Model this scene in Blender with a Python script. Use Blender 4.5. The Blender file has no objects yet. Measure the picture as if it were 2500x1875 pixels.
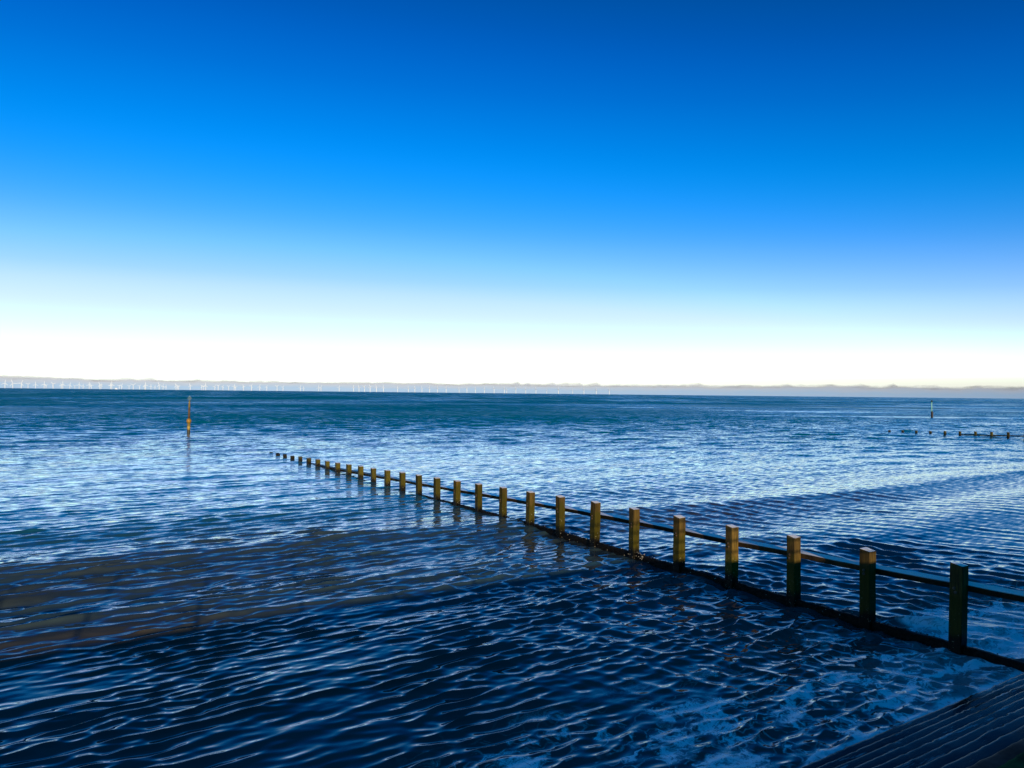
import bpy, bmesh, math, random
import numpy as np
from mathutils import Vector, Matrix

R = math.radians
sc = bpy.context.scene
COL = sc.collection
random.seed(7)

# ------------------------------------------------------------------ camera
EYE = 4.5                                   # metres above the sea
cam = bpy.data.cameras.new('camera')
cam.sensor_width = 36.0
cam.lens = 25.92
cam.clip_start = 0.05
cam.clip_end = 90000
cam_o = bpy.data.objects.new('camera', cam)
COL.objects.link(cam_o)
PITCH = math.atan(22.5 / 1800)
ROLL = R(0.596)
cam_o.matrix_world = (Matrix.Translation((0, 0, EYE)) @ Matrix.Rotation(R(90) + PITCH, 4, 'X')
                      @ Matrix.Rotation(ROLL, 4, 'Z'))
sc.camera = cam_o

# ------------------------------------------------------------------ sky and sun
SUN_EL, SUN_AZ = 10.4, 161.0                # low sun behind the camera
world = bpy.data.worlds.new('World')
sc.world = world
world.use_nodes = True
nt = world.node_tree
bg = nt.nodes['Background']
bg.inputs[1].default_value = 0.1
sky = nt.nodes.new('ShaderNodeTexSky')
sky.sky_type = 'NISHITA'
sky.sun_disc = False
sky.sun_elevation = R(SUN_EL)
sky.sun_rotation = R(SUN_AZ)
vmin = nt.nodes.new('ShaderNodeVectorMath'); vmin.operation = 'MINIMUM'   # no aureole round the sun
vmin.inputs[1].default_value = (4.2, 4.8, 4.6)
tc = nt.nodes.new('ShaderNodeTexCoord')
sep = nt.nodes.new('ShaderNodeSeparateXYZ')
mx = nt.nodes.new('ShaderNodeMath'); mx.operation = 'MAXIMUM'; mx.inputs[1].default_value = 0
sq = nt.nodes.new('ShaderNodeMath'); sq.operation = 'SQRT'
ramp = nt.nodes.new('ShaderNodeValToRGB')
GRADE = [(0.5, (3.0, 3.9, 6.9)), (1.3, (2.55, 2.75, 4.6)), (2.0, (3.0, 4.8, 7.0)), (3.7, (2.2, 3.1, 5.2)), (5.3, (1.74, 1.92, 3.9)),
         (6.8, (1.40, 1.80, 3.1)), (8.4, (0.98, 1.48, 2.7)), (11.5, (0.35, 1.09, 2.45)), (14.4, (0.07, 0.96, 2.35)), (17.3, (0.0, 0.90, 2.22)),
         (20, (0.0, 0.77, 2.05)), (23, (0.0, 0.64, 1.86)), (28, (0.0, 0.45, 1.6)), (36, (0.0, 0.36, 0.85)), (45, (0.0, 0.32, 0.55)), (68, (0.0, 0.75, 1.7))]
cr = ramp.color_ramp
cr.interpolation = 'B_SPLINE'
while len(cr.elements) < len(GRADE):
    cr.elements.new(0.5)
for e, (el, c) in zip(cr.elements, GRADE):
    e.position = math.sqrt(math.sin(R(el)))
    e.color = (c[0] / 8, c[1] / 8, c[2] / 8, 1)
mul = nt.nodes.new('ShaderNodeVectorMath'); mul.operation = 'MULTIPLY'
scl = nt.nodes.new('ShaderNodeVectorMath'); scl.operation = 'SCALE'; scl.inputs['Scale'].default_value = 8
L = nt.links.new
L(sky.outputs[0], vmin.inputs[0])
L(tc.outputs['Generated'], sep.inputs[0])
# the blue deepens sooner away from the point opposite the sun
dot = nt.nodes.new('ShaderNodeVectorMath'); dot.operation = 'DOT_PRODUCT'
dot.inputs[1].default_value = (-math.sin(R(SUN_AZ)), -math.cos(R(SUN_AZ)), 0)
fac = nt.nodes.new('ShaderNodeMath'); fac.operation = 'MULTIPLY_ADD'; fac.inputs[1].default_value = -0.45; fac.inputs[2].default_value = 1.43
wz = nt.nodes.new('ShaderNodeMath'); wz.operation = 'MULTIPLY'
L(tc.outputs['Generated'], dot.inputs[0]); L(dot.outputs['Value'], fac.inputs[0])
bk = nt.nodes.new('ShaderNodeMath'); bk.operation = 'SUBTRACT'; bk.inputs[0].default_value = 0.4
bk.use_clamp = False
bm_ = nt.nodes.new('ShaderNodeMath'); bm_.operation = 'MAXIMUM'; bm_.inputs[1].default_value = 0.0
ba = nt.nodes.new('ShaderNodeMath'); ba.operation = 'MULTIPLY_ADD'; ba.inputs[1].default_value = 1.3
L(dot.outputs['Value'], bk.inputs[1]); L(bk.outputs[0], bm_.inputs[0]); L(bm_.outputs[0], ba.inputs[0]); L(fac.outputs[0], ba.inputs[2])
L(sep.outputs[2], wz.inputs[0]); L(ba.outputs[0], wz.inputs[1]); L(wz.outputs[0], mx.inputs[0])
L(mx.outputs[0], sq.inputs[0])
L(sq.outputs[0], ramp.inputs[0])
L(vmin.outputs[0], mul.inputs[0]); L(ramp.outputs[0], mul.inputs[1])
L(mul.outputs[0], scl.inputs[0]); L(scl.outputs[0], bg.inputs[0])

sun = bpy.data.lights.new('sun', 'SUN')
sun.energy = 5.0
sun.angle = R(0.5)
sun.color = (1.0, 0.80, 0.52)
sun_o = bpy.data.objects.new('sun', sun)
COL.objects.link(sun_o)
sd = Vector((math.sin(R(SUN_AZ)) * math.cos(R(SUN_EL)), math.cos(R(SUN_AZ)) * math.cos(R(SUN_EL)), math.sin(R(SUN_EL))))
sun_o.rotation_euler = sd.to_track_quat('Z', 'Y').to_euler()

sc.view_settings.view_transform = 'Standard'
sc.view_settings.look = 'None'
sc.view_settings.exposure = 0.0
sc.view_settings.gamma = 1.0

# ------------------------------------------------------------------ shore frame: u along the sea wall, v out to sea
TH = R(32.8)
UX, UY = math.cos(TH), math.sin(TH)
VX, VY = -math.sin(TH), math.cos(TH)

def W(u, v, z=0.0):
    return Vector((u * UX + v * VX, u * UY + v * VY, z))

# ------------------------------------------------------------------ node helpers
class NT:
    def __init__(self, name):
        self.m = bpy.data.materials.new(name)
        self.m.use_nodes = True
        self.t = self.m.node_tree
        self.b = self.t.nodes['Principled BSDF']
        self.out = self.t.nodes['Material Output']

    def n(self, typ, **kw):
        nd = self.t.nodes.new(typ)
        for k, v in kw.items():
            setattr(nd, k, v)
        return nd

    def set(self, sock, val):
        if isinstance(val, bpy.types.NodeSocket):
            self.t.links.new(val, sock)
        elif val is not None:
            sock.default_value = val

    def math(self, op, a, b=None, c=None, clamp=False):
        nd = self.n('ShaderNodeMath', operation=op, use_clamp=clamp)
        self.set(nd.inputs[0], a)
        self.set(nd.inputs[1], b)
        self.set(nd.inputs[2], c)
        return nd.outputs[0]

    def vmath(self, op, a, b=None, scale=None):
        nd = self.n('ShaderNodeVectorMath', operation=op)
        self.set(nd.inputs[0], a)
        if b is not None:
            self.set(nd.inputs[1], b)
        if scale is not None:
            self.set(nd.inputs['Scale'], scale)
        return nd.outputs[0]

    def rng(self, x, a, b, c=0.0, d=1.0, smooth=False):
        nd = self.n('ShaderNodeMapRange')
        nd.interpolation_type = 'SMOOTHSTEP' if smooth else 'LINEAR'
        self.set(nd.inputs[0], x)
        for i, v in enumerate((a, b, c, d)):
            self.set(nd.inputs[i + 1], v)
        return nd.outputs[0]

    def mix(self, f, a, b):
        nd = self.n('ShaderNodeMix', data_type='RGBA')
        self.set(nd.inputs[0], f)
        self.set(nd.inputs[6], a)
        self.set(nd.inputs[7], b)
        return nd.outputs[2]

    def noise(self, vec, scale=5, detail=3, rough=0.55, dist=0.0):
        nd = self.n('ShaderNodeTexNoise')
        self.set(nd.inputs['Vector'], vec)
        self.set(nd.inputs['Scale'], scale)
        self.set(nd.inputs['Detail'], detail)
        self.set(nd.inputs['Roughness'], rough)
        self.set(nd.inputs['Distortion'], dist)
        return nd

    def mapping(self, vec, scale=(1, 1, 1), rot=(0, 0, 0), loc=(0, 0, 0)):
        nd = self.n('ShaderNodeMapping')
        self.set(nd.inputs['Vector'], vec)
        nd.inputs['Scale'].default_value = scale
        nd.inputs['Rotation'].default_value = rot
        nd.inputs['Location'].default_value = loc
        return nd.outputs[0]

    def bump(self, h, strength=0.5, dist=0.01):
        nd = self.n('ShaderNodeBump')
        nd.inputs['Strength'].default_value = strength
        nd.inputs['Distance'].default_value = dist
        self.set(nd.inputs['Height'], h)
        self.set(self.b.inputs['Normal'], nd.outputs[0])

    def base(self, col=None, rough=None, ior=None, spec=None):
        if col is not None:
            self.set(self.b.inputs['Base Color'], col)
        if rough is not None:
            self.set(self.b.inputs['Roughness'], rough)
        if ior is not None:
            self.set(self.b.inputs['IOR'], ior)
        if spec is not None:
            self.set(self.b.inputs['Specular IOR Level'], spec)

def c4(r, g, b):
    return (r, g, b, 1.0)

# ------------------------------------------------------------------ materials
def mat_water():
    k = NT('sea_water')
    geo = k.n('ShaderNodeNewGeometry')
    pos, nrm = geo.outputs['Position'], geo.outputs['Normal']
    uv = k.mapping(pos, rot=(0, 0, -TH))                       # x along the wall, y out to sea
    at = lambda nm: k.n('ShaderNodeAttribute', attribute_name=nm).outputs['Fac']
    micro, far, foamd = at('micro'), at('far'), at('foam')
    # ripples too small for the mesh, as slopes
    n1 = k.noise(k.mapping(uv, scale=(1.7, 7.0, 1)), 1.0, 3, 0.6)
    n2 = k.noise(k.mapping(uv, scale=(0.8, 1.9, 1)), 1.0, 4, 0.75)
    n3 = k.noise(k.mapping(uv, scale=(0.22, 0.055, 1)), 1.0, 3, 0.7)
    s3 = k.vmath('SCALE', k.vmath('SUBTRACT', n3.outputs['Color'], (0.5, 0.5, 0.5)), scale=k.math('MULTIPLY', at('face'), 1.6))
    s1 = k.vmath('SUBTRACT', n1.outputs['Color'], (0.5, 0.5, 0.5))
    s2 = k.vmath('SUBTRACT', n2.outputs['Color'], (0.5, 0.5, 0.5))
    s1 = k.vmath('SCALE', s1, scale=k.math('MULTIPLY', micro, 6.0))
    s2 = k.vmath('SCALE', s2, scale=k.math('MULTIPLY', far, 1.4))
    s = k.vmath('MULTIPLY', k.vmath('ADD', k.vmath('ADD', s1, s2), s3), (0.55, 1.0, 0.0))
    # far off only the faces of the waves turned to the shore are seen
    tilt = k.n('ShaderNodeCombineXYZ'); k.set(tilt.inputs[1], k.math('MULTIPLY', at('face'), -1.0))
    s = k.mapping(k.vmath('ADD', s, tilt.outputs[0]), rot=(0, 0, TH))
    n = k.vmath('NORMALIZE', k.vmath('ADD', nrm, s))
    k.set(k.b.inputs['Normal'], n)
    # silt in the shallows
    silt = k.noise(k.mapping(uv, scale=(0.05, 0.12, 1)), 1.0, 3, 0.5).outputs['Fac']
    sy = k.n('ShaderNodeSeparateXYZ'); k.set(sy.inputs[0], uv)
    shallow = k.rng(sy.outputs[1], 32, 19, 0, 1, True)
    sf = k.math('MULTIPLY', shallow, k.rng(silt, 0.35, 0.6, 0.55, 1.0))
    col = k.mix(sf, c4(0.0, 0.10, 0.15), c4(0.042, 0.036, 0.027))
    # foam: lacy threads and patches, stretched along the wash
    warp = k.noise(k.mapping(uv, scale=(1.1, 1.1, 1)), 1.0, 3, 0.6).outputs['Color']
    wv = k.vmath('ADD', uv, k.vmath('SCALE', k.vmath('SUBTRACT', warp, (0.5, 0.5, 0.5)), scale=1.1))
    vo = k.n('ShaderNodeTexVoronoi', feature='DISTANCE_TO_EDGE', voronoi_dimensions='2D')
    k.set(vo.inputs['Vector'], k.mapping(wv, scale=(1.7, 3.2, 1))); vo.inputs['Scale'].default_value = 1.0
    thr = k.rng(vo.outputs['Distance'], 0.0, 0.085, 1, 0, True)
    pat = k.noise(k.mapping(wv, scale=(0.9, 1.6, 1), loc=(3, 5, 0)), 1.0, 5, 0.65).outputs['Fac']
    fine = k.noise(k.mapping(wv, scale=(9, 14, 1)), 1.0, 3, 0.7).outputs['Fac']
    v2 = k.n('ShaderNodeTexVoronoi', feature='DISTANCE_TO_EDGE', voronoi_dimensions='2D')
    k.set(v2.inputs['Vector'], k.mapping(wv, scale=(5.5, 9.0, 1))); v2.inputs['Scale'].default_value = 1.0
    net = k.rng(v2.outputs['Distance'], 0.05, 0.25, 1.0, 0.5, True)
    lace = k.math('MULTIPLY', thr, k.rng(pat, 0.38, 0.48))
    f = k.math('ADD', k.math('MULTIPLY', lace, 0.28), k.math('MULTIPLY', k.rng(pat, 0.52, 0.60, 0, 1.25, True), k.mix(k.rng(pat, 0.60, 0.70), net, c4(0.85, 0.85, 0.85))))
    f = k.math('MULTIPLY', f, k.rng(fine, 0.40, 0.52, 0.25, 1.0))
    bub = k.noise(k.mapping(uv, scale=(38, 52, 1)), 1.0, 2, 0.7).outputs['Fac']
    f = k.math('MULTIPLY', f, k.rng(bub, 0.36, 0.58, 0.5, 1.25))
    f = k.math('MULTIPLY', f, foamd, clamp=True)
    f = k.math('ADD', f, k.math('MULTIPLY', k.rng(foamd, 1.6, 2.6, 0, 1, True), k.rng(fine, 0.3, 0.5, 0.3, 1.0)), clamp=True)
    col = k.mix(f, col, c4(0.84, 0.86, 0.86))
    k.base(col, None, 1.333, 0.5)
    rough = k.math('ADD', 0.04, k.math('MULTIPLY', far, 0.22))
    rough = k.math('ADD', rough, k.math('MULTIPLY', f, 0.5))
    k.set(k.b.inputs['Roughness'], rough)
    return k.m

def mat_wood(name, dry, green, dark):
    k = NT(name)
    geo = k.n('ShaderNodeNewGeometry')
    tco = k.n('ShaderNodeTexCoord')
    oi = k.n('ShaderNodeObjectInfo')
    sp = k.n('ShaderNodeSeparateXYZ'); k.set(sp.inputs[0], geo.outputs['Position'])
    z = sp.outputs[2]
    off = k.vmath('ADD', geo.outputs['Position'], k.vmath('SCALE', (37.0, 11.0, 5.0), scale=oi.outputs['Random']))
    grain = k.noise(k.mapping(off, scale=(26, 26, 2.0)), 1.0, 5, 0.65, 0.3).outputs['Fac']
    blot = k.noise(k.mapping(off, scale=(5, 5, 2.2)), 1.0, 4, 0.6).outputs['Fac']
    spk = k.noise(off, 30, 2, 0.5).outputs['Fac']
    d2 = tuple(x * 0.35 for x in dry[:3]) + (1,)
    col = k.mix(k.rng(grain, 0.35, 0.65), d2, dry)
    vary = k.rng(oi.outputs['Random'], 0, 1, 0.7, 1.6)
    crk = k.noise(k.mapping(off, scale=(48, 48, 1.3)), 1.0, 2, 0.5).outputs['Fac']
    col = k.mix(k.math('MULTIPLY', k.rng(crk, 0.60, 0.67), 0.85), col, c4(0.012, 0.008, 0.004))
    col = k.mix(k.rng(blot, 0.62, 0.38, 0.0, 0.65), col, c4(0.045, 0.027, 0.010))
    # weed line: height with ragged edge, differs post to post
    line = k.math('ADD', z, k.math('MULTIPLY', k.math('SUBTRACT', blot, 0.5), 1.0))
    line = k.math('ADD', line, k.math('MULTIPLY', k.math('SUBTRACT', oi.outputs['Random'], 0.5), 0.45))
    col = k.mix(k.rng(line, 0.95, 0.72), col, k.mix(k.rng(grain, 0.3, 0.7), tuple(x * 0.6 for x in green[:3]) + (1,), green))
    col = k.mix(k.rng(k.math('ADD', z, k.math('MULTIPLY', k.math('SUBTRACT', blot, 0.5), 0.35)), 0.26, 0.10), col, dark)
    col = k.mix(k.math('MULTIPLY', k.rng(spk, 0.66, 0.72), k.rng(z, 0.75, 0.35)), col, c4(0.30, 0.27, 0.17))
    # low sunlight on the tops painted in: up-facing wood is coloured pale
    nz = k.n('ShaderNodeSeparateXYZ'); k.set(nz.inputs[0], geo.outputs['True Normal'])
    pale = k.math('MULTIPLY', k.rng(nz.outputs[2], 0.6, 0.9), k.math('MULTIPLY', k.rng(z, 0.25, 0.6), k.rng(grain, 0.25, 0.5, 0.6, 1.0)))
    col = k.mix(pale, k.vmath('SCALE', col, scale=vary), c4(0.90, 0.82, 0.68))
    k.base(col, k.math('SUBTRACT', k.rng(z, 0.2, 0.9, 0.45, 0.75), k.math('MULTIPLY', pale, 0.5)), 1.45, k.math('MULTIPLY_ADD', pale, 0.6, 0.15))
    h = k.math('ADD', k.math('MULTIPLY', grain, 0.7), k.math('MULTIPLY', blot, 0.6))
    k.bump(h, 0.6, 0.005)
    return k.m

def mat_simple(name, col, rough=0.6, var=0.25, scale=8, bump=0.3, spec=0.5):
    k = NT(name)
    tco = k.n('ShaderNodeTexCoord')
    nf = k.noise(tco.outputs['Object'], scale, 4, 0.6).outputs['Fac']
    a = tuple(x * (1 - var) for x in col) + (1,)
    b = tuple(min(1, x * (1 + var)) for x in col) + (1,)
    k.base(k.mix(k.rng(nf, 0.3, 0.7), a, b), rough, 1.45, spec)
    if bump:
        k.bump(nf, bump, 0.02)
    return k.m

def mat_steps():
    k = NT('wet_concrete')
    geo = k.n('ShaderNodeNewGeometry')
    sp = k.n('ShaderNodeSeparateXYZ'); k.set(sp.inputs[0], geo.outputs['Position'])
    z = sp.outputs[2]
    uv = k.mapping(geo.outputs['Position'], rot=(0, 0, -TH))
    big = k.noise(uv, 1.6, 5, 0.6).outputs['Fac']
    fin = k.noise(uv, 22, 4, 0.65).outputs['Fac']
    stk = k.noise(k.mapping(uv, scale=(1.5, 9, 4)), 1.0, 4, 0.65).outputs['Fac']
    wet = k.mix(k.rng(fin, 0.3, 0.7), c4(0.004, 0.005, 0.006), c4(0.010, 0.011, 0.011))
    zz = k.math('ADD', z, k.math('MULTIPLY', k.math('SUBTRACT', big, 0.5), 0.35))
    seam = k.noise(k.mapping(uv, scale=(0.8, 5, 1)), 1.0, 4, 0.7).outputs['Fac']
    alg = k.mix(k.rng(stk, 0.3, 0.7), c4(0.008, 0.055, 0.016), c4(0.024, 0.140, 0.045))
    col = k.mix(k.rng(zz, 1.16, 1.26), wet, alg)
    # water left by the wash, drying in flecks
    fl = k.math('MULTIPLY', k.rng(stk, 0.60, 0.66), k.rng(z, 1.0, 0.5))
    col = k.mix(k.math('MULTIPLY', fl, 0.6), col, c4(0.35, 0.37, 0.38))
    k.base(col, k.math('ADD', k.rng(zz, 0.95, 1.2, 0.08, 0.8), k.math('MULTIPLY', seam, 0.16)), 1.4, k.rng(zz, 0.9, 1.2, 0.07, 0.03))
    h = k.math('ADD', k.math('MULTIPLY', seam, 1.2), k.math('MULTIPLY', fin, 0.12))
    k.bump(h, 0.25, 0.008)
    return k.m

def mat_cloud():
    k = NT('cloud')
    geo = k.n('ShaderNodeNewGeometry')
    sp = k.n('ShaderNodeSeparateXYZ'); k.set(sp.inputs[0], geo.outputs['Position'])
    lv = k.n('ShaderNodeAttribute', attribute_name='level').outputs['Fac']
    n = k.noise(k.mapping(geo.outputs['Position'], scale=(0.0010, 0.0010, 0.006)), 1.0, 5, 0.62).outputs['Fac']
    zz = k.math('ADD', lv, k.math('MULTIPLY', k.math('SUBTRACT', n, 0.5), 0.55))
    col = k.mix(k.rng(zz, 0.35, 0.95), c4(0.27, 0.41, 0.64), c4(0.39, 0.43, 0.53))
    k.set(k.b.inputs['Alpha'], k.rng(zz, 1.12, 0.72, 0, 1, True))     # ragged vapour edge
    # vapour scatters evenly: shade it as if it faced the viewer's shore all the way up
    k.set(k.b.inputs['Normal'], k.vmath('NORMALIZE', k.vmath('MULTIPLY', geo.outputs['Position'], (-1.0, -1.0, 0.0))))
    k.base(col, 1.0, 1.0, 0.0)
    return k.m

M = {}
M['water'] = mat_water()
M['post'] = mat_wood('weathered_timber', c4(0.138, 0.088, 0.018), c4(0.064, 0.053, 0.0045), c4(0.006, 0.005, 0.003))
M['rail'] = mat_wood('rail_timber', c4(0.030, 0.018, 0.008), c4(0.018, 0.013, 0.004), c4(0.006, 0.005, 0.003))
M['plank'] = mat_simple('weedy_planking', (0.008, 0.006, 0.004), 0.6, 0.6, 14, 1.0, 0.15)
M['weed'] = mat_simple('black_seaweed', (0.006, 0.005, 0.003), 0.6, 0.6, 30, 1.0, 0.15)
M['barnacle'] = mat_simple('barnacle', (0.42, 0.38, 0.30), 0.8, 0.3, 60, 0.2)
M['bolt'] = mat_simple('rusty_bolt', (0.10, 0.06, 0.035), 0.5, 0.4, 60, 0.2)
M['steps'] = mat_steps()
M['paving'] = mat_simple('promenade_concrete', (0.25, 0.24, 0.22), 0.85, 0.2, 2.5, 0.3)
M['rail_steel'] = mat_simple('painted_steel', (0.05, 0.09, 0.16), 0.4, 0.15, 5, 0.05)
M['white'] = mat_simple('white_paint', (0.64, 0.70, 0.78), 0.5, 0.05, 0.05, 0)
M['cloud'] = mat_cloud()
M['yellow'] = mat_simple('mossy_yellow_steel', (0.30, 0.20, 0.025), 0.6, 0.55, 9, 0.5)
M['orange'] = mat_simple('orange_paint', (0.30, 0.15, 0.010), 0.5, 0.4, 9, 0.2)
M['rust'] = mat_simple('rusty_brown_steel', (0.10, 0.056, 0.018), 0.7, 0.4, 6, 0.3)
M['olive'] = mat_simple('yellowed_steel', (0.20, 0.135, 0.03), 0.7, 0.5, 9, 0.3)
M['darkpile'] = mat_simple('black_pile', (0.022, 0.013, 0.009), 0.6, 0.5, 8, 0.5)
M['palegreen'] = mat_simple('pale_green_paint', (0.26, 0.56, 0.42), 0.5, 0.12, 5, 0.05)
M['darkgreen'] = mat_simple('dark_green_paint', (0.012, 0.03, 0.02), 0.5, 0.3, 5, 0.05)
M['grey'] = mat_simple('grey_wire', (0.25, 0.32, 0.30), 0.5, 0.2, 8, 0.0)

# ------------------------------------------------------------------ object helpers
def link(name, me, mat=None, parent=None, loc=(0, 0, 0)):
    o = bpy.data.objects.new(name, me)
    COL.objects.link(o)
    o.location = loc
    if parent is not None:
        o.parent = parent
    if mat is not None and me is not None and not me.materials:
        me.materials.append(mat)
    return o

def mesh(name, verts, faces, smooth=False):
    me = bpy.data.meshes.new(name)
    me.from_pydata([tuple(v) for v in verts], [], faces)
    me.validate()
    if smooth:
        me.polygons.foreach_set('use_smooth', [True] * len(me.polygons))
    return me

def from_bm(name, bm, smooth=False):
    bmesh.ops.recalc_face_normals(bm, faces=bm.faces)
    me = bpy.data.meshes.new(name)
    bm.to_mesh(me)
    bm.free()
    if smooth:
        me.polygons.foreach_set('use_smooth', [True] * len(me.polygons))
    return me

def tag(o, label=None, cat=None, group=None, kind=None):
    if label: o['label'] = label
    if cat: o['category'] = cat
    if group: o['group'] = group
    if kind: o['kind'] = kind
    return o

def empty(name, loc=(0, 0, 0), rz=0.0):
    o = bpy.data.objects.new(name, None)
    COL.objects.link(o)
    o.location = loc
    o.rotation_euler = (0, 0, rz)
    o.empty_display_size = 0.2
    return o

def lathe(bm, prof, n=20, cx=0.0, cy=0.0, lean=(0, 0)):
    """closed surface of revolution from (radius, z) pairs"""
    rings = []
    for r, z in prof:
        ox, oy = cx + lean[0] * z, cy + lean[1] * z
        rings.append([bm.verts.new((ox + r * math.cos(2 * math.pi * i / n), oy + r * math.sin(2 * math.pi * i / n), z)) for i in range(n)])
    for a, b in zip(rings, rings[1:]):
        for i in range(n):
            bm.faces.new((a[i], a[(i + 1) % n], b[(i + 1) % n], b[i]))
    bm.faces.new(rings[0]); bm.faces.new(rings[-1])

def tube(bm, p, q, r, n=8):
    p, q = Vector(p), Vector(q)
    d = (q - p).normalized()
    a = d.orthogonal().normalized(); b = d.cross(a)
    ra = [bm.verts.new(p + (a * math.cos(2 * math.pi * i / n) + b * math.sin(2 * math.pi * i / n)) * r) for i in range(n)]
    rb = [bm.verts.new(q + (a * math.cos(2 * math.pi * i / n) + b * math.sin(2 * math.pi * i / n)) * r) for i in range(n)]
    for i in range(n):
        bm.faces.new((ra[i], ra[(i + 1) % n], rb[(i + 1) % n], rb[i]))
    bm.faces.new(ra); bm.faces.new(rb)

def beam(bm, a, b, w, h, side):
    """rectangular beam from a to b (top centre line); w along 'side', h down"""
    a, b = Vector(a), Vector(b)
    s = Vector(side).normalized() * (w / 2)
    dn = Vector((0, 0, -h))
    A = [bm.verts.new(x) for x in (a - s, a + s, a + s + dn, a - s + dn)]
    B = [bm.verts.new(x) for x in (b - s, b + s, b + s + dn, b - s + dn)]
    for i in range(4):
        bm.faces.new((A[i], A[(i + 1) % 4], B[(i + 1) % 4], B[i]))
    bm.faces.new(A); bm.faces.new(B)

# ------------------------------------------------------------------ the sea: one sheet of real waves
def sstep(x, a, b):
    t = np.clip((x - a) / (b - a), 0, 1)
    return t * t * (3 - 2 * t)

GU = 14.2                                   # the near groyne runs out to sea at u = 14.2

def build_sea():
    rng = np.random.default_rng(11)
    rows = [4.0]
    while rows[-1] < 30000:
        r = rows[-1]
        if r < 150:
            d = min(max(1.45e-4 * r * r, 0.013), 0.36)
        elif r < 9000:
            d = max(0.36, 0.0052 * r)
        else:
            d = 4000
        rows.append(r + d)
    rows = np.array(rows); nr = len(rows)
    dr = np.gradient(rows)
    az = np.concatenate([np.linspace(-78, -37.2, 60), np.linspace(-37, 37, 1150), np.linspace(37.2, 78, 60)])
    az = np.radians(az); nc = len(az)
    X = (rows[:, None] * np.sin(az)[None, :]).astype(np.float32)
    Y = (rows[:, None] * np.cos(az)[None, :]).astype(np.float32)
    U = X * UX + Y * UY
    V = X * VX + Y * VY
    Z = np.zeros_like(X); DU = np.zeros_like(X); DV = np.zeros_like(X)
    rr = rows

    def lowmod(seed, lam, lo, hi):
        g = np.random.default_rng(seed)
        s = np.zeros_like(U)
        for _ in range(7):
            a = g.uniform(0, 2 * math.pi); l = lam * g.uniform(0.6, 1.8)
            s += np.cos((U * math.cos(a) * 0.6 + V * math.sin(a)) * (2 * math.pi / l) + g.uniform(0, 6.28)).astype(np.float32)
        return lo + (hi - lo) * sstep(s, -2.6, 2.6)

    lost = np.zeros(nr)

    def band(n, l0, l1, spread, slope, mean=0.0, Q=0.9, wmap=None, rmin=None, skew=1.0):
        nonlocal lost
        lam = np.exp(rng.uniform(math.log(l0), math.log(l1), n))
        sl = slope * math.sqrt(2.0 / n)
        for l in lam:
            k = 2 * math.pi / l
            w = np.clip((l / dr - 2.2) / 2.5, 0, 1)
            if rmin is not None:
                w = w * sstep(rr, rmin * 0.6, rmin * 1.6)
            ang = R(mean) + R(spread) * rng.normal() * 0.6
            ku, kv = math.sin(ang), -math.cos(ang)          # towards the shore
            ph = rng.uniform(0, 2 * math.pi)
            a = sl / k * rng.uniform(0.6, 1.4)
            if wmap is None or rmin is None:
                lost += (1 - w) * sl * sl / 2
            idx = np.nonzero(w > 0.001)[0]
            if len(idx) == 0:
                continue
            i0, i1 = idx[0], idx[-1] + 1
            t = (U[i0:i1] * np.float32(k * ku) + V[i0:i1] * np.float32(k * kv) + np.float32(ph))
            amp = (a * w[i0:i1, None]).astype(np.float32)
            if wmap is not None:
                amp = amp * wmap[i0:i1]
            c = np.cos(t) * amp
            s_ = np.sin(t) * amp
            Z[i0:i1] += c
            DU[i0:i1] -= np.float32(Q * ku) * s_
            DV[i0:i1] -= np.float32(Q * kv) * s_

    near_shore = 0.55 + 0.45 * sstep(V, 7, 16)
    cross = sstep(U, 12.5, 17) * (1 - sstep(V, 26, 48))
    cross2 = (sstep(U, 5, 11) * (1 - sstep(V, 13, 22))) * (1 - cross) * 0.8
    calm = 1 - 0.55 * cross
    m1 = lowmod(1, 16, 0.45, 1.35).astype(np.float32)
    m2 = lowmod(2, 9, 0.5, 1.4).astype(np.float32)
    m3 = lowmod(3, 3.0, 0.4, 1.5).astype(np.float32)
    rg = np.broadcast_to(rr[:, None], U.shape)
    flat = (1 - 0.45 * sstep(rg, 22, 32) * (1 - 0.85 * sstep(rg, 42, 75))).astype(np.float32)
    swell = near_shore * flat * (0.75 + 0.25 * m1) * (1 - 0.6 * sstep(V, 22, 40)) * (0.75 + 0.5 * sstep(U, 14, 22))
    band(7, 5.0, 8.5, 9, 0.036, 0, 0.8, swell.astype(np.float32))
    band(16, 1.9, 4.5, 18, 0.034, 0, 0.9, (m1 * near_shore * flat).astype(np.float32))
    mid = (1 - 0.3 * sstep(np.broadcast_to(rr[:, None], U.shape), 13, 30)).astype(np.float32)
    chop = ((0.7 + 1.15 * sstep(rg, 12, 19)) * flat).astype(np.float32)
    band(36, 0.45, 1.1, 24, 0.066, 3, 0.95, (m2 * calm * chop).astype(np.float32))
    band(70, 0.19, 0.48, 25, 0.175, 4, 1.0, (m3 * calm * mid).astype(np.float32))
    band(24, 0.30, 0.80, 14, 0.045, 38, 0.9, (m3 * calm * flat).astype(np.float32), 0.01)
    xm = ((cross + cross2) * m2 * flat).astype(np.float32)
    band(16, 0.45, 1.3, 12, 0.105, -73, 0.95, xm, 0.01)
    band(14, 0.18, 0.5, 22, 0.07, -60, 0.9, xm, 0.01)
    band(26, 1.8, 7.0, 50, 0.085, 0, 0.9, (0.6 + 0.4 * m1).astype(np.float32), 60)
    band(10, 14.0, 60.0, 60, 0.030, 0, 0.9, None, 300)
    # slack water stands a little lower on the near side of the groyne
    lvl = np.where(U < GU, -0.14 * (1 - sstep(V, 14, 24)), -0.03 * (1 - sstep(V, 14, 24)))
    Z += lvl.astype(np.float32)
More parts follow.
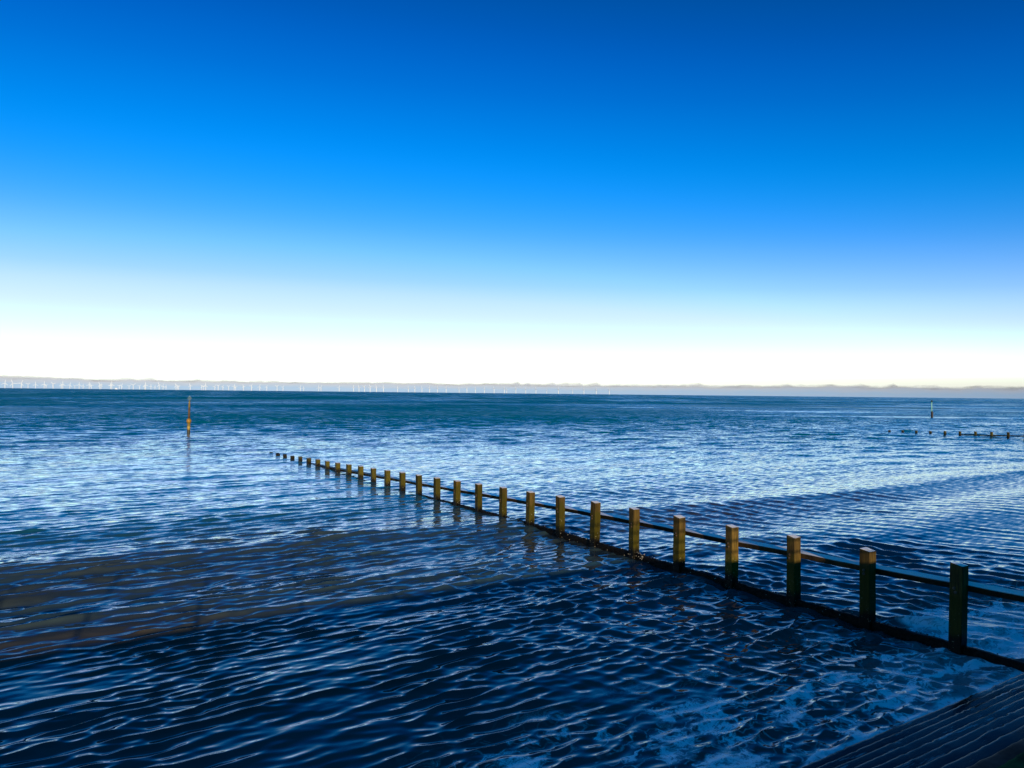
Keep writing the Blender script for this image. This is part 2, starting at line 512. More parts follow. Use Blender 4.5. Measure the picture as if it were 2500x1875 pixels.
    # one low swell rolling in along the whole bay, a weaker one ahead of it
    for vc, hh_, wd in ((22.0 + 0.5 * np.sin(U / 6.5) - 0.03 * U, 0.085, 0.75), (16.3 + 0.4 * np.sin(U / 5 + 2), 0.03, 0.8)):
        x_ = V - vc
        Z += (hh_ * (0.65 + 0.35 * m1) * np.exp(-(x_ / np.where(x_ < 0, wd, wd * 1.8)) ** 2)).astype(np.float32)
    # breaker running along the far side of the groyne
    du, dv = U - (GU + 0.95), V - 7.9
    Z += (0.16 * np.exp(-((du * 0.8 + dv * 0.6) / 0.22) ** 2 - ((-du * 0.6 + dv * 0.8) / 0.75) ** 2)).astype(np.float32)
    # fade waves out towards the steps and far away
    fade = (1 - sstep(rr, 6000, 9000))[:, None]
    Z *= fade; 
    PU = U + DU * fade; PV = V + DV * fade
    co = np.empty((nr, nc, 3), np.float32)
    co[..., 0] = PU * UX + PV * VX
    co[..., 1] = PU * UY + PV * VY
    co[..., 2] = Z
    me = bpy.data.meshes.new('sea')
    nv = nr * nc
    me.vertices.add(nv)
    me.vertices.foreach_set('co', co.reshape(-1))
    i = np.arange(nr - 1)[:, None] * nc + np.arange(nc - 1)[None, :]
    q = np.stack([i, i + 1, i + nc + 1, i + nc], -1).reshape(-1).astype(np.int32)
    nf = (nr - 1) * (nc - 1)
    me.loops.add(nf * 4)
    me.loops.foreach_set('vertex_index', q)
    me.polygons.add(nf)
    me.polygons.foreach_set('loop_start', np.arange(0, nf * 4, 4, dtype=np.int32))
    me.polygons.foreach_set('use_smooth', np.ones(nf, bool))
    me.update(calc_edges=True)
    slick = lowmod(5, 60, 0.55, 1.15)
    farw = sstep(rr, 35, 160)
    mic = np.sqrt(np.minimum(lost, 0.05))
    micro = (0.05 + 0.62 * mic)[:, None] * slick * (1 - 0.35 * sstep(rr, 20, 30) * (1 - sstep(rr, 36, 60)))[:, None]
    far = farw[:, None] * lowmod(6, 90, 0.45, 1.1)
    # where the wash leaves foam
    fo = 1.5 * (1 - sstep(V, 7.4, 9.2)) * sstep(U, 3.2, 5.0)
    fo = fo + 0.4 * (1 - sstep(V, 6.8, 8.8)) * sstep(U, 8.5, 12.5) * (1 - sstep(U, GU - .1, GU))
    fo = fo + 0.6 * sstep(U, GU, GU + .3) * (1 - sstep(V, 6.8, 10.0))
    fo = fo + 2.6 * np.exp(-((du * 0.8 + dv * 0.6 + 0.1) / 0.22) ** 2 - ((-du * 0.6 + dv * 0.8) / 0.6) ** 2)
    fo = fo + 1.5 * np.exp(-((V - 5.78 - 0.05 * np.sin(U * 2.3) - 0.04 * np.sin(U * 5.9 + 1)) / 0.09) ** 2) * (U < GU) * m3 * sstep(U, 1.0, 3.0)
    fo = fo + 0.9 * sstep(U, GU + .05, GU + .2) * np.exp(-((V - 6.25) / 0.22) ** 2) * m2
    calmw = np.zeros_like(X)
    for cx, cy, lx, ly in ((88, 214, 20, 7), (68, 225, 14, 4), (138, 290, 28, 9), (95, 168, 45, 6), (120, 130, 40, 5), (44, 255, 9, 4)):
        calmw += np.exp(-((X - cx) / lx) ** 2 - ((Y - cy) / ly) ** 2)
    calmw = 1 - 0.85 * np.clip(calmw, 0, 1)
    for nm, arr in (('micro', micro), ('far', far * (0.3 + 0.7 * calmw)), ('foam', np.minimum(fo, 3.0)), ('face', (0.30 * sstep(np.log(rr), math.log(34), math.log(380)))[:, None] * lowmod(8, 120, 0.6, 1.15) * calmw)):
        at = me.attributes.new(nm, 'FLOAT', 'POINT')
        at.data.foreach_set('value', np.ascontiguousarray(np.broadcast_to(arr, (nr, nc)), np.float32).reshape(-1))
    o = link('sea', me, M['water'])
    tag(o, kind='structure')
    print('sea verts', nv)

build_sea()

# ------------------------------------------------------------------ stepped sea wall and promenade
RISE, TREAD = 0.136, 0.272

def step_mesh(k, u0, u1, shift, seed):
    z = k * RISE
    v = 5.65 + shift - k * TREAD
    rnd = np.random.default_rng(seed + k)
    n = int((u1 - u0) / 0.09)
    us = np.linspace(u0, u1, n)
    wob = np.convolve(rnd.normal(0, 1, n + 24), np.ones(25) / 25, 'valid')[:n] * 0.014
    wob += rnd.normal(0, 0.005, n)
    wz = np.convolve(rnd.normal(0, 1, n + 14), np.ones(15) / 15, 'valid')[:n] * 0.010
    chip = np.convolve((rnd.random(n + 4) > 0.985).astype(float), np.ones(5) / 5, 'valid')[:n] * 0.03
    r = 0.022
    prof = [(-TREAD - 0.10, -0.004), (-0.14, 0.002), (-r * 2, 0.0), (-r, -0.001), (-r * 0.3, -r * 0.3), (0, -r), (0.0, -RISE - (0.06 if k else 0.9))]
    verts, faces = [], []
    for j in range(n):
        for a, (pv, pz) in enumerate(prof):
            e = 1.0 if a >= 2 else 0.2
            verts.append(W(us[j], v + pv + e * (wob[j] - chip[j]), z + pz + e * (wz[j] - 0.5 * chip[j])))
    m = len(prof)
    for j in range(n - 1):
        for a in range(m - 1):
            faces.append((j * m + a, (j + 1) * m + a, (j + 1) * m + a + 1, j * m + a + 1))
    return mesh('step', verts, faces, True)

def sea_wall(u0, u1, shift, label, seed):
    root = empty('stepped_sea_wall', W((u0 + u1) / 2, 5.65, 0))
    tag(root, label, 'sea wall', 'stepped sea wall sections')
    for k in range(0, 20):
        s = link('step', step_mesh(k, u0, u1, shift, seed), M['steps'], root)
        s.location = -Vector(root.location)
        if k == 10:
            s['label'] = 'concrete step coated with green algae'
    bm = bmesh.new()                        # the solid core under the steps
    pts = [(0.25 + shift, -1.2), (5.60 + shift, -1.2), (5.60 + shift, -0.14), (0.35 + shift, 2.42), (0.25 + shift, 2.42)]
    A = [bm.verts.new(W(u0, v, z)) for v, z in pts]
    B = [bm.verts.new(W(u1, v, z)) for v, z in pts]
    for i in range(5):
        bm.faces.new((A[i], A[(i + 1) % 5], B[(i + 1) % 5], B[i]))
    bm.faces.new(A); bm.faces.new(B)
    c = link('core', from_bm('core', bm), M['steps'], root)
    c.location = -Vector(root.location)

sea_wall(-30, 13.95, 0.0, 'wet stepped concrete sea wall left of the timber groyne, algae on its upper steps', 100)
sea_wall(14.45, 110, 0.24, 'dark stepped concrete sea wall just beyond the landward end of the timber groyne', 500)

bm = bmesh.new()
pts = [(-40, 2.75), (0.235, 2.75), (0.26, 2.73), (0.26, -1.2), (-40, -1.2)]
A = [bm.verts.new(W(-60, v, z)) for v, z in pts]
B = [bm.verts.new(W(140, v, z)) for v, z in pts]
for i in range(5):
    bm.faces.new((A[i], A[(i + 1) % 5], B[(i + 1) % 5], B[i]))
bm.faces.new(A); bm.faces.new(B)
tag(link('promenade', from_bm('promenade', bm), M['paving']), kind='structure')

# ------------------------------------------------------------------ promenade railing (its bars stripe the groyne posts with shadow)
def railing():
    root = empty('promenade_railing', W(0, 0.12, 2.75))
    tag(root, 'dark blue tubular steel railing along the promenade edge above the steps', 'railing')
    inv = -Vector(root.location)
    for zz in (0.24, 0.51, 0.78):
        bm = bmesh.new(); tube(bm, W(-24, 0.12, 2.75 + zz), W(24, 0.12, 2.75 + zz), 0.022, 10)
        link('bar', from_bm('bar', bm, True), M['rail_steel'], root).location = inv
    bm = bmesh.new(); tube(bm, W(-24, 0.12, 2.75 + 1.05), W(24, 0.12, 2.75 + 1.05), 0.028, 10)
    link('handrail', from_bm('handrail', bm, True), M['rail_steel'], root).location = inv
    bm = bmesh.new(); lathe(bm, [(0.06, 0), (0.06, 0.015), (0.032, 0.02), (0.032, 1.06), (0.02, 1.09)], 12)
    pm = from_bm('railing_post', bm, True)
    for i in range(-11, 12):
        p = link('railing_post', pm, M['rail_steel'], root)
        p.location = W(i * 2.1 + 1.0, 0.12, 2.75) + inv
railing()

# ------------------------------------------------------------------ timber groynes
TOPZ = [0.05, 0.11, 0.17, 0.19, 0.28, 0.34, 0.40, 0.44, 0.49, 0.55, 0.61, 0.66, 0.72, 0.78, 0.83, 0.89, 0.95, 1.01, 1.07,
        1.12, 1.18, 1.22, 1.26, 1.29, 1.31, 1.36, 1.38, 1.43, 1.47]      # outermost post first
V0, DV_ = 53.80, 1.736

def post_mesh(zt, seed):
    r = random.Random(seed)
    bm = bmesh.new()
    a = 0.113 * r.uniform(0.96, 1.05)
    levels = [-1.6, -0.2, 0.15, 0.45, 0.75, zt - 0.25, zt - 0.02, zt]
    levels = sorted(set([l for l in levels if l < zt - 0.01] + [zt]))
    rings = []
    for li, z in enumerate(levels):
        t = a * (0.97 if z == zt else 1.0) * r.uniform(0.985, 1.015)
        ring = []
        for sx, sy in ((-1, -1), (1, -1), (1, 1), (-1, 1)):
            c = 0.012 * r.uniform(0.5, 1.6)                # worn arrises
            zz = z + (r.uniform(-0.006, 0.006) + sy * 0.017 if z == zt else 0)
            for ax, ay in (((0, sy * c * -1), (sx * c * -1, 0)) if sx * sy > 0 else ((sx * c * -1, 0), (0, sy * c * -1))):
                ring.append(bm.verts.new((sx * t + ax, sy * t + ay, zz)))
        rings.append(ring)
    for A, B in zip(rings, rings[1:]):
        for i in range(8):
            bm.faces.new((A[i], A[(i + 1) % 8], B[(i + 1) % 8], B[i]))
    bm.faces.new(rings[0])
    # top slightly domed and split
    top = rings[-1]
    cx = bm.verts.new((r.uniform(-.02, .02), r.uniform(-.02, .02), zt + 0.008))
    for i in range(8):
        bm.faces.new((top[i], top[(i + 1) % 8], cx))
    return from_bm('post', bm)

def bolt_mesh():
    bm = bmesh.new()
    lathe(bm, [(0.030, 0), (0.030, 0.006), (0.016, 0.007), (0.016, 0.02), (0.012, 0.024)], 8)
    me = from_bm('bolt', bm)
    me.transform(Matrix.Rotation(R(-90), 4, 'Y'))
    return me
BOLT = bolt_mesh()

def plank_top(v):
    return np.interp(v, [5, 12, 16, 20.5, 25, 30, 36, 54], [0.0, 0.02, 0.055, 0.095, 0.075, 0.02, -0.1, -0.5])

def groyne(uc, i_first, i_last, label, detail, lift=0.03):
    root = empty('timber_groyne', W(uc, V0 - i_last * DV_, 0), TH)
    tag(root, label, 'groyne', 'timber groynes running out to sea')
    inv = root.matrix_world.inverted() if False else None
    def local(v, u=0.0, z=0.0):             # root axes: x along the wall, y out to sea
        return Vector((u, v - (V0 - i_last * DV_), z))
    rr = random.Random(int(uc * 10))
    for i in range(i_first, i_last + 1):
        v = V0 - i * DV_
        zt = TOPZ[i] + lift
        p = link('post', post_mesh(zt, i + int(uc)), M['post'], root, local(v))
        p.rotation_euler = (R(rr.uniform(-0.6, 0.6)), R(rr.uniform(-0.9, 0.9)), R(rr.uniform(-2.5, 2.5)))
        if i == 27:
            p.rotation_euler = (0, R(2.2), 0)
        if detail and i >= 16:
            for dz in (0.40, 0.47):
                b = link('bolt', BOLT, M['bolt'], p, (-0.115, rr.uniform(-0.03, 0.03), zt - dz - rr.uniform(0, .04)))
    # upper rail: heavy timber behind the posts, in lengths of two bays
    i = i_last
    while i > max(i_first, 5):
        j = max(i - 2, i_first)
        bm = bmesh.new()
        a, b = V0 - i * DV_ - (0.1 if i == i_last else -0.004), V0 - j * DV_ - 0.004
        zs = lambda v: float(np.interp((V0 - v) / DV_, range(len(TOPZ)), TOPZ)) - 0.355 + lift
        pts = np.linspace(a, b, 9)
        prev = None
        rings = []
        for q in pts:
            z = zs(q) + rr.uniform(-.004, .004)
            u0, u1 = 0.118, 0.325
            rings.append([bm.verts.new(local(q, uu + rr.uniform(-.003, .003), zz)) for uu, zz in ((u0, z - .034), (u0 + .008, z - .024), (u1 - .012, z + .012), (u1, z), (u1, z - .135), (u0, z - .135))])
        for A, B in zip(rings, rings[1:]):
            for t in range(6):
                bm.faces.new((A[t], A[(t + 1) % 6], B[(t + 1) % 6], B[t]))
        bm.faces.new(rings[0]); bm.faces.new(rings[-1])
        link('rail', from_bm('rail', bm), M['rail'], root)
        i = j
    # planking at the waterline
    i = i_last
    while i > i_first + 6:
        j = max(i - 3, i_first)
        a, b = V0 - i * DV_ - (0.35 if i == i_last else -0.003), V0 - j * DV_ - 0.003
        bm = bmesh.new()
        n = 40
        rings = []
        for q in np.linspace(a, b, n):
            z = float(plank_top(q)) + rr.uniform(-.012, .012)
            w = 0.06
            rings.append([bm.verts.new(local(q, uu, zz)) for uu, zz in ((-w, z - .02), (-w * .6, z), (w * .6, z), (w, z - .02), (w, -0.9), (-w, -0.9))])
        for A, B in zip(rings, rings[1:]):
            for t in range(6):
                bm.faces.new((A[t], A[(t + 1) % 6], B[(t + 1) % 6], B[t]))
        bm.faces.new(rings[0]); bm.faces.new(rings[-1])
        link('plank', from_bm('plank', bm), M['plank'], root)
        i = j
    if detail:
        # weed and mussels clinging to the planks, and pale barnacles
        bm = bmesh.new(); bb = bmesh.new()
        for _ in range(900):
            v = 6.2 + (22.5 - 6.2) * rr.random()
            s = rr.uniform(0.006, 0.017)
            top = float(plank_top(v))
            if rr.random() < 0.45:
                u, z = rr.uniform(-0.075, 0.06), top + rr.uniform(-0.015, 0.012)
            else:
                u, z = -0.07 + rr.uniform(-.02, .01), top - rr.uniform(0.0, 0.22)
            mm = Matrix.Translation(local(v, u, z)) @ Matrix.Rotation(rr.uniform(0, 6.28), 4, 'Z') @ Matrix.Rotation(rr.uniform(-.6, .6), 4, 'X') @ Matrix.Diagonal((s * 1.6, s * .9, s * .8, 1))
            bmesh.ops.create_icosphere(bm, subdivisions=1, radius=1.0, matrix=mm)
        for _ in range(75):
            v = 12 + 9 * rr.random() if rr.random() < .8 else 9 + 3 * rr.random()
            if rr.random() < .3:
                v = 15.6 + rr.uniform(-.5, .5)
            s = rr.uniform(0.005, 0.014)
            top = float(plank_top(v))
            u, z = (-0.105, top - rr.uniform(0.0, 0.15)) if rr.random() < .6 else (rr.uniform(-.1, .05), top + 0.03)
            bmesh.ops.create_icosphere(bb, subdivisions=1, radius=s, matrix=Matrix.Translation(local(v, u, z)))
        w_ = link('seaweed', from_bm('seaweed', bm), M['weed'], root); tag(w_, kind='stuff')
        b_ = link('barnacles', from_bm('barnacles', bb), M['barnacle'], root); tag(b_, kind='stuff')
    return root

groyne(14.2, 0, 28, 'timber groyne of square posts and rail running from the steps out to sea', True)
groyne(92.9, 0, 27, 'distant low dark groyne of stumpy posts below the pale green marker pole', False, 0.17)

# ------------------------------------------------------------------ navigation beacons at the groyne ends
def yellow_beacon():
    root = empty('beacon_post', (-33.70, 77.0, 0))
    root.scale = (1, 1, 0.89)
    tag(root, 'yellow beacon post with orange collar and rusty pole in the open sea', 'beacon')
    ln = (0.012, 0)
    bm = bmesh.new(); lathe(bm, [(0.155, -2), (0.155, -0.1), (0.165, 0.1), (0.15, 0.45), (0.155, 0.8), (0.15, 1.22)], 18, 0, 0, ln)
    p = link('pile', from_bm('pile', bm, True), pile_mat, root)
    bm = bmesh.new(); lathe(bm, [(0.16, 1.2), (0.225, 1.24), (0.235, 1.36), (0.235, 1.48), (0.20, 1.60), (0.11, 1.68), (0.085, 1.72)], 18, 0, 0, ln)
    link('collar', from_bm('collar', bm, True), M['orange'], root)
    bm = bmesh.new(); lathe(bm, [(0.10, 1.70), (0.10, 2.3), (0.095, 2.9)], 14, 0.0, 0, ln)
    link('pole', from_bm('pole', bm, True), M['rust'], root)
    bm = bmesh.new(); lathe(bm, [(0.095, 2.9), (0.088, 3.3), (0.065, 3.82), (0.03, 3.84)], 14, 0, 0, ln)
    link('pole_tip', from_bm('pole_tip', bm, True), M['olive'], root)
    bm = bmesh.new()
    z0, z1 = 3.82, 4.28
    cx = 0.047
    for i in range(6):
        a = i * math.pi / 3
        tube(bm, (cx, 0, z0), (cx + 0.2 * math.cos(a), 0.2 * math.sin(a), z0 + .2), 0.012, 6)
        tube(bm, (cx + 0.2 * math.cos(a), 0.2 * math.sin(a), z0 + .2), (cx, 0, z1 + .1), 0.010, 6)
        b = a + math.pi / 3
        tube(bm, (cx + 0.2 * math.cos(a), 0.2 * math.sin(a), z0 + .2), (cx + 0.2 * math.cos(b), 0.2 * math.sin(b), z0 + .2), 0.012, 6)
    link('topmark', from_bm('topmark', bm), M['grey'], root)

def green_beacon():
    root = empty('beacon_post', (96.3, 168.97, 0))
    tag(root, 'slim pale green marker pole with dark cone on a thick black pile', 'beacon')
    bm = bmesh.new(); lathe(bm, [(0.24, -2), (0.24, 0.0), (0.25, 0.3), (0.235, 0.8), (0.24, 1.28), (0.22, 1.31)], 18)
    link('pile', from_bm('pile', bm, True), M['darkpile'], root)
    bm = bmesh.new(); lathe(bm, [(0.105, 1.30), (0.10, 2.4), (0.09, 3.48)], 14, -0.10, 0)
    link('pole', from_bm('pole', bm, True), M['palegreen'], root)
    bm = bmesh.new(); lathe(bm, [(0.06, 3.44), (0.22, 3.52), (0.22, 3.58), (0.02, 4.08)], 16, -0.07, 0)
    link('topmark', from_bm('topmark', bm), M['darkgreen'], root)

def mat_pile():
    k = NT('tide_marked_steel')
    geo = k.n('ShaderNodeNewGeometry')
    sp = k.n('ShaderNodeSeparateXYZ'); k.set(sp.inputs[0], geo.outputs['Position'])
    n = k.noise(geo.outputs['Position'], 7, 4, 0.6).outputs['Fac']
    zz = k.math('ADD', sp.outputs[2], k.math('MULTIPLY', k.math('SUBTRACT', n, 0.5), 0.22))
    col = k.mix(k.rng(zz, 0.30, 0.42), c4(0.03, 0.028, 0.008), c4(0.28, 0.18, 0.02))
    band = k.math('MULTIPLY', k.rng(zz, 0.50, 0.56), k.rng(zz, 0.74, 0.66))
    col = k.mix(k.rng(zz, 0.5, 0.62), col, c4(0.17, 0.12, 0.012))
    col = k.mix(band, col, c4(0.42, 0.28, 0.05))
    k.base(col, 0.6)
    k.bump(n, 0.5, 0.03)
    return k.m
pile_mat = mat_pile()
yellow_beacon()
green_beacon()

# ------------------------------------------------------------------ wind farm: (x in the photograph, hub height px, blade px, blade angle, strength)
TURB = [(12.4, 12.4, 8.4, 8), (31.4, 12.6, 10.5, -22), (52.2, 12.8, 9, 27), (68.6, 10.4, 5.5, 60), (87, 10, 7, 0), (108, 10.6, 7.6, 8),
 (112.8, 8, 4.5, -50), (130, 12, 6.5, 70), (149.8, 9.5, 5, -15), (153.7, 11, 9.5, 0), (170.7, 9.6, 7, 18), (183, 7.5, 5, 60), (193.5, 10.6, 6.5, 3),
 (203.2, 8, 5, 5), (218, 11, 6.5, 3), (223.2, 9, 5.5, -30), (244, 11, 7, -25), (247, 9, 5, 10), (269.8, 10.5, 5.5, 5), (273.2, 12, 8, 0),
 (291.3, 8.5, 5, 50), (297, 9, 6, 25), (315.3, 8, 5, 60), (325.5, 11, 7, 55), (341, 8.5, 4.5, 45), (353.4, 8, 4.5, 0), (355.7, 11.5, 7.5, -5),
 (368.7, 8.5, 5, 3), (378.5, 7, 4, 10), (388.8, 12, 7, -20), (398.3, 9, 6.5, 5), (405.4, 8, 4.5, 10), (430, 10.5, 6.5, -20), (434.2, 9.5, 5, -40),
 (436.5, 8, 4.5, 60), (464.5, 11, 6, -15), (493, 9, 5, -30), (497.5, 9.5, 5.5, 55), (502.5, 11, 7.5, 0), (524.6, 9, 5.5, 25), (533, 11.5, 5.2, 60),
 (544.3, 9, 5, 20), (558.4, 10, 4.8, 60), (571.8, 10.8, 6, 25), (575.5, 9, 5, -30), (594.7, 10.5, 5, -20), (614.1, 11.8, 6, 30), (634.3, 10, 6.5, 15),
 (651.4, 9.5, 5, 20), (676.6, 11.5, 5.5, 55), (691, 9.5, 5, 35), (733.4, 9.5, 5.5, 15), (741.6, 8, 4.5, 0), (778.3, 9.5, 7, 2), (783.7, 10, 6, 30),
 (828.2, 10.5, 5.5, 22), (863.4, 11.5, 5.2, 0), (876.6, 12, 5.4, -15), (889.9, 13, 5.2, 45), (903.7, 13.5, 5.5, -18), (919.2, 13, 5, -12),
 (936.3, 12, 6, 0), (971, 11, 5, 0), (997, 10.5, 6, 0), (1013, 11.5, 5, 12), (1030.3, 11, 5.5, 0), (1048.8, 11.5, 7, 20), (1068.4, 11.5, 6, 0),
 (1089.3, 12, 6, 14), (1121, 10, 5, 5), (1140.1, 11, 4.2, 60), (1161, 11, 4.2, -5), (1183, 11, 5.5, 12), (1206.3, 12, 5, -20), (1231.5, 12, 5.5, 0),
 (1237.3, 9, 4.5, 10), (1259.6, 12, 4.5, 0), (1283.7, 11, 4.5, 10), (1308.5, 11.5, 4.5, 0), (1335, 8.5, 4, 5), (1363.6, 12, 4.5, 10),
 (1398.3, 9, 4, 0), (1425.7, 11, 4, 0), (1455.9, 11.5, 4, 5), (1487.7, 12, 4.5, 0)]
ORD = ('first second third fourth fifth sixth seventh eighth ninth tenth eleventh twelfth thirteenth fourteenth fifteenth sixteenth seventeenth '
       'eighteenth nineteenth twentieth').split()

def turb_parts():
    bm = bmesh.new(); lathe(bm, [(6.0, -4), (5.8, 20), (4.6, 79), (4.4, 80)], 14)
    tower = from_bm('tower', bm, True)
    bm = bmesh.new(); lathe(bm, [(2.2, -5), (4.2, -4), (4.6, 0), (4.4, 7), (2.8, 9)], 12)
    nac = from_bm('nacelle', bm, True); nac.transform(Matrix.Rotation(R(-90), 4, 'X'))
    bm = bmesh.new()                        # a 50 m blade, pointing up, tapered and twisted
    prof = [(0, 2.2, 2.2, 0), (4, 4.2, 2.8, 15), (11, 7.5, 2.2, 14), (25, 6.0, 1.5, 8), (40, 4.2, 1.0, 3), (49, 2.6, 0.6, 0), (50, 0.6, 0.2, 0)]
    rings = []
    for z, c, t, tw in prof:
        ring = []
        for i in range(8):
            a = i * math.pi / 4
            x, y = c / 2 * math.cos(a), t / 2 * math.sin(a)
            ring.append(bm.verts.new((x * math.cos(R(tw)) - y * math.sin(R(tw)), x * math.sin(R(tw)) + y * math.cos(R(tw)), z)))
        rings.append(ring)
    for A, B in zip(rings, rings[1:]):
        for i in range(8):
            bm.faces.new((A[i], A[(i + 1) % 8], B[(i + 1) % 8], B[i]))
    bm.faces.new(rings[0]); bm.faces.new(rings[-1])
    return tower, nac, from_bm('blade', bm, True)
TOWER, NAC, BLADE = turb_parts()
for me in (TOWER, NAC, BLADE):
    me.materials.append(M['white'])

def joined(mats_meshes):
    bm = bmesh.new()
    for me, mt in mats_meshes:
        t = me.copy(); t.transform(mt); bm.from_mesh(t); bpy.data.meshes.remove(t)
    me = from_bm('wind_turbine', bm, True)
    me.materials.append(M['white'])
    return me

def turb_label(i):
    x, hp, bl, ph = TURB[i]
    size = 'tall bright' if hp >= 11.4 else ('mid-height' if hp >= 9.5 else 'short faint')
    pose = ('one blade straight up' if abs(ph) <= 3 else 'blades in a Y' if ph >= 45 else 'top blade leaning right' if ph > 0 else 'top blade leaning left')
    xs = [t[0] for t in TURB]
    nb = sum(1 for a in xs if a < 461)      # left of the yellow beacon
    nt_ = sum(1 for a in xs if a < 661)     # left of the groyne's outer tip
    n6 = sum(1 for a in xs if a < 850)
    n7 = sum(1 for a in xs if a < 950)
    if i < 18: place = f'{ORD[i]} from the left end of the row'
    elif i < nb: place = f'{ORD[nb - 1 - i]} left of the yellow beacon'
    elif i < nt_: place = f'{ORD[i - nb]} right of the yellow beacon'
    elif i < n6: place = f"{ORD[i - nt_]} right of the groyne's seaward tip"
    elif i < n7: place = f'{ORD[i - n6]} of six in an even row'
    elif len(xs) - i <= 10: place = f'{ORD[len(xs) - 1 - i]} from the right end'
    else: place = f'{ORD[i - n7]} right of the even row of six'
    return f'{size} white turbine, {pose}, {place}'

for i, (x, hp, bl, ph) in enumerate(TURB):
    D = 80 * 1800 / hp
    azm = math.atan((x - 1250) / 1800)
    px, py = D * (x - 1250) / 1800, D
    rad = min(max(80 * bl / hp, 36), 62)
    yaw = azm + R(12 + 26 * min(1, max(0, (x - 300) / 800)))
    sz = Matrix.Diagonal((rad / 50, 1, rad / 50, 1))
    label = turb_label(i)
    if hp >= 9.4:
        root = empty('wind_turbine', (px, py, 0), -yaw)
        link('tower', TOWER, None, root)
        link('nacelle', NAC, None, root, (0, -2, 81))
        for b in range(3):
            o = link('blade', BLADE, None, root, (0, -9, 81))
            o.rotation_euler = (0, R(ph + 120 * b), 0)
            o.scale = (1.25, 1, rad / 50)
    else:
        parts = [(TOWER, Matrix.Identity(4)), (NAC, Matrix.Translation((0, -2, 81)))]
        for b in range(3):
            parts.append((BLADE, Matrix.Translation((0, -9, 81)) @ Matrix.Rotation(R(ph + 120 * b), 4, 'Y') @ Matrix.Diagonal((1.25, 1, rad / 50, 1))))
        root = link('wind_turbine', joined(parts), None, None, (px, py, 0))
        root.rotation_euler = (0, 0, -yaw)
    tag(root, label, 'wind turbine', 'wind turbines along the horizon')

# small white service vessel among the turbines
def vessel():
    D = 14000
    root = empty('service_vessel', (D * (284 - 1250) / 1800, D, 0), R(20))
    tag(root, 'tiny rounded white vessel on the horizon among the turbines left of the yellow beacon', 'ship')
    bm = bmesh.new()
    sec = [(-26, 4.5), (-24, 6), (0, 7), (16, 5.5), (24, 2), (28, 0.3)]
    rings = [[bm.verts.new((xx, yy, zz)) for yy, zz in ((-w, 9 + max(0, xx) * .1), (w, 9 + max(0, xx) * .1), (w * .7, -2), (-w * .7, -2))] for xx, w in sec]
    for A, B in zip(rings, rings[1:]):
        for t in range(4):
            bm.faces.new((A[t], A[(t + 1) % 4], B[(t + 1) % 4], B[t]))
    bm.faces.new(rings[0]); bm.faces.new(rings[-1])
    link('hull', from_bm('hull', bm), M['white'], root)
    bm = bmesh.new()
    for a, b, w, z0, z1 in ((-18, 12, 5.5, 9, 17), (-14, 8, 4.8, 17, 24), (-8, 4, 4, 24, 29)):
        bmesh.ops.create_cube(bm, size=1, matrix=Matrix.Translation(((a + b) / 2, 0, (z0 + z1) / 2)) @ Matrix.Diagonal((b - a, 2 * w, z1 - z0 - 0.05, 1)))
    bmesh.ops.bevel(bm, geom=bm.edges[:], offset=1.2, segments=2, affect='EDGES')
    link('superstructure', from_bm('superstructure', bm), M['white'], root)
vessel()

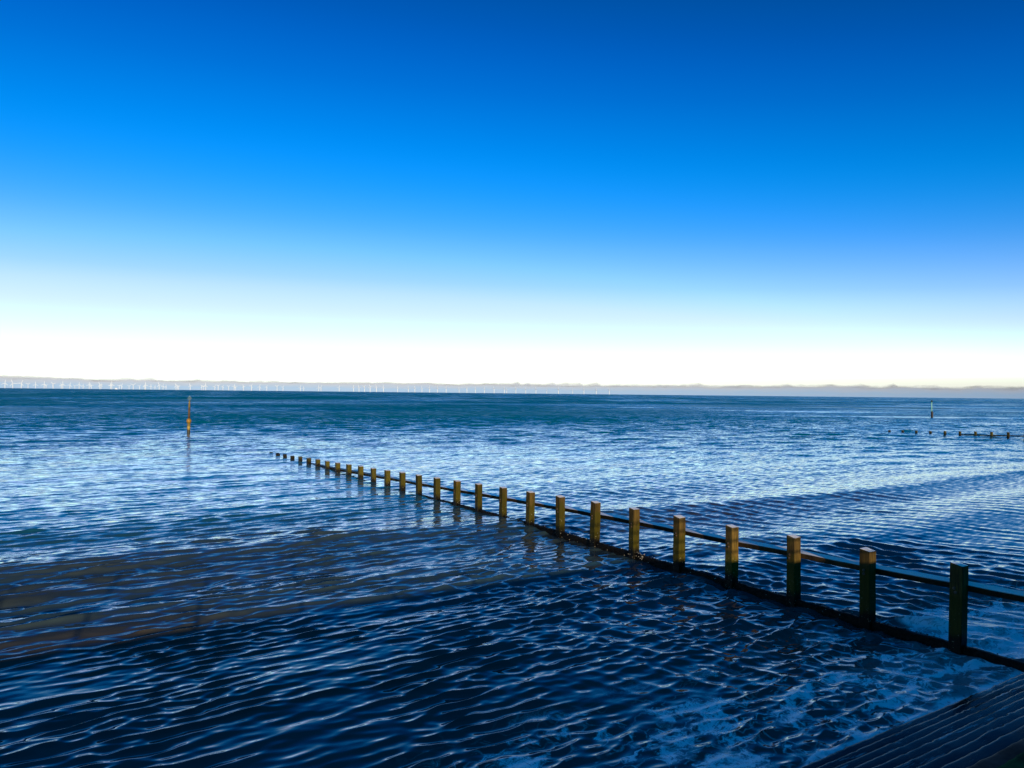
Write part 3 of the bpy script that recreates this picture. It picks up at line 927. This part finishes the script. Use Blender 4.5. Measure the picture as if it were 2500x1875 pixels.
# ------------------------------------------------------------------ low bank of cloud beyond the wind farm
def cloud_bank():
    rng = np.random.default_rng(5)
    n = 1500
    a = np.radians(np.linspace(-75, 75, n))
    base = 30000.0
    def fbm(freqs, amps, seed):
        g = np.random.default_rng(seed); s = np.zeros(n)
        for f, am in zip(freqs, amps):
            for _ in range(3):
                s += am * np.sin(np.degrees(a) * f * g.uniform(.6, 1.6) + g.uniform(0, 6.28))
        return s
    hgt = 400 + fbm([.12, .5, 1.2, 3, 7], [14, 7, 5, 4, 3], 3)
    hgt *= np.interp(np.degrees(a), [-75, -36, -28, -14, 0, 8, 20, 75], [1.2, 1.18, 1.0, 0.90, 0.98, 1.02, 1.06, 1.1])
    # torn tufts on the crest, leaning with the wind
    tuft = np.zeros(n)
    for t, w, h in ((0.5, .35, 150), (1.3, .3, 90), (4.3, .5, 70), (3.2, .4, 90), (5.3, .4, 100), (6.6, .6, 150), (-11.0, .4, 30), (-26, .5, 40), (-23, .5, 35), (14.3, .7, 60), (17.5, .8, 50), (20.5, .6, 60), (23.5, .6, 80), (25.4, .5, 60), (27.4, .4, 75), (30, .5, 50)):
        x = np.degrees(a) - t
        tuft += h * np.where(x < 0, np.clip(1 + x / (w * 2.2), 0, 1), np.clip(1 - x / (w * .6), 0, 1)) ** 1.3
    prof = [(0, 0.0), (15, 0.5), (45, 0.75), (80, 0.88), (120, 0.97), (170, 1.04), (260, 1.10), (700, 1.14), (2600, 0.9), (5000, 0.0)]
    m = len(prof)
    verts, faces = [], []
    for j in range(n):
        for q, (d, hh) in enumerate(prof):
            rad = base + d
            top = hgt[j] * hh + (tuft[j] * sstep(hh, 0.7, 1.1))
            verts.append((rad * math.sin(a[j]), rad * math.cos(a[j]), top - 20))
    for j in range(n - 1):
        for q in range(m - 1):
            faces.append((j * m + q, (j + 1) * m + q, (j + 1) * m + q + 1, j * m + q + 1))
    me = mesh('cloud_bank', verts, faces, True)
    at = me.attributes.new('level', 'FLOAT', 'POINT')
    at.data.foreach_set('value', np.tile(np.array([p[1] for p in prof], np.float32), n))
    o = link('cloud_bank', me, M['cloud'])
    tag(o, 'long low bank of blue grey cloud lying along the horizon', 'cloud', kind='structure')
cloud_bank()

# ------------------------------------------------------------------ unseen land added behind the promenade to block low sky light
def hill_blocker():
    rng = np.random.default_rng(9)
    us = np.linspace(-3500, 3500, 141); vs = -np.concatenate([[40, 90, 150], np.linspace(200, 1700, 40)])
    verts, faces = [], []
    ph = rng.uniform(0, 6.28, 8)
    for v in vs:
        base = np.interp(-v, [40, 150, 420, 1100, 1700], [2.6, 4, 54, 132, 150])
        for u in us:
            n = sum(math.sin(u * f + v * g + p) for f, g, p in zip((.004, .009, .017, .031), (.006, -.004, .011, -.02), ph))
            verts.append(W(u, v, base * (1 + 0.05 * n)))
    nu = len(us)
    for i in range(len(vs) - 1):
        for j in range(nu - 1):
            faces.append((i * nu + j, (i + 1) * nu + j, (i + 1) * nu + j + 1, i * nu + j + 1))
    tag(link('hill_blocker', mesh('hill_blocker', verts, faces, True), mat_simple('hill_blocker_green', (0.045, 0.06, 0.025), 0.9, 0.4, 0.02, 0.2)), kind='structure')
hill_blocker()
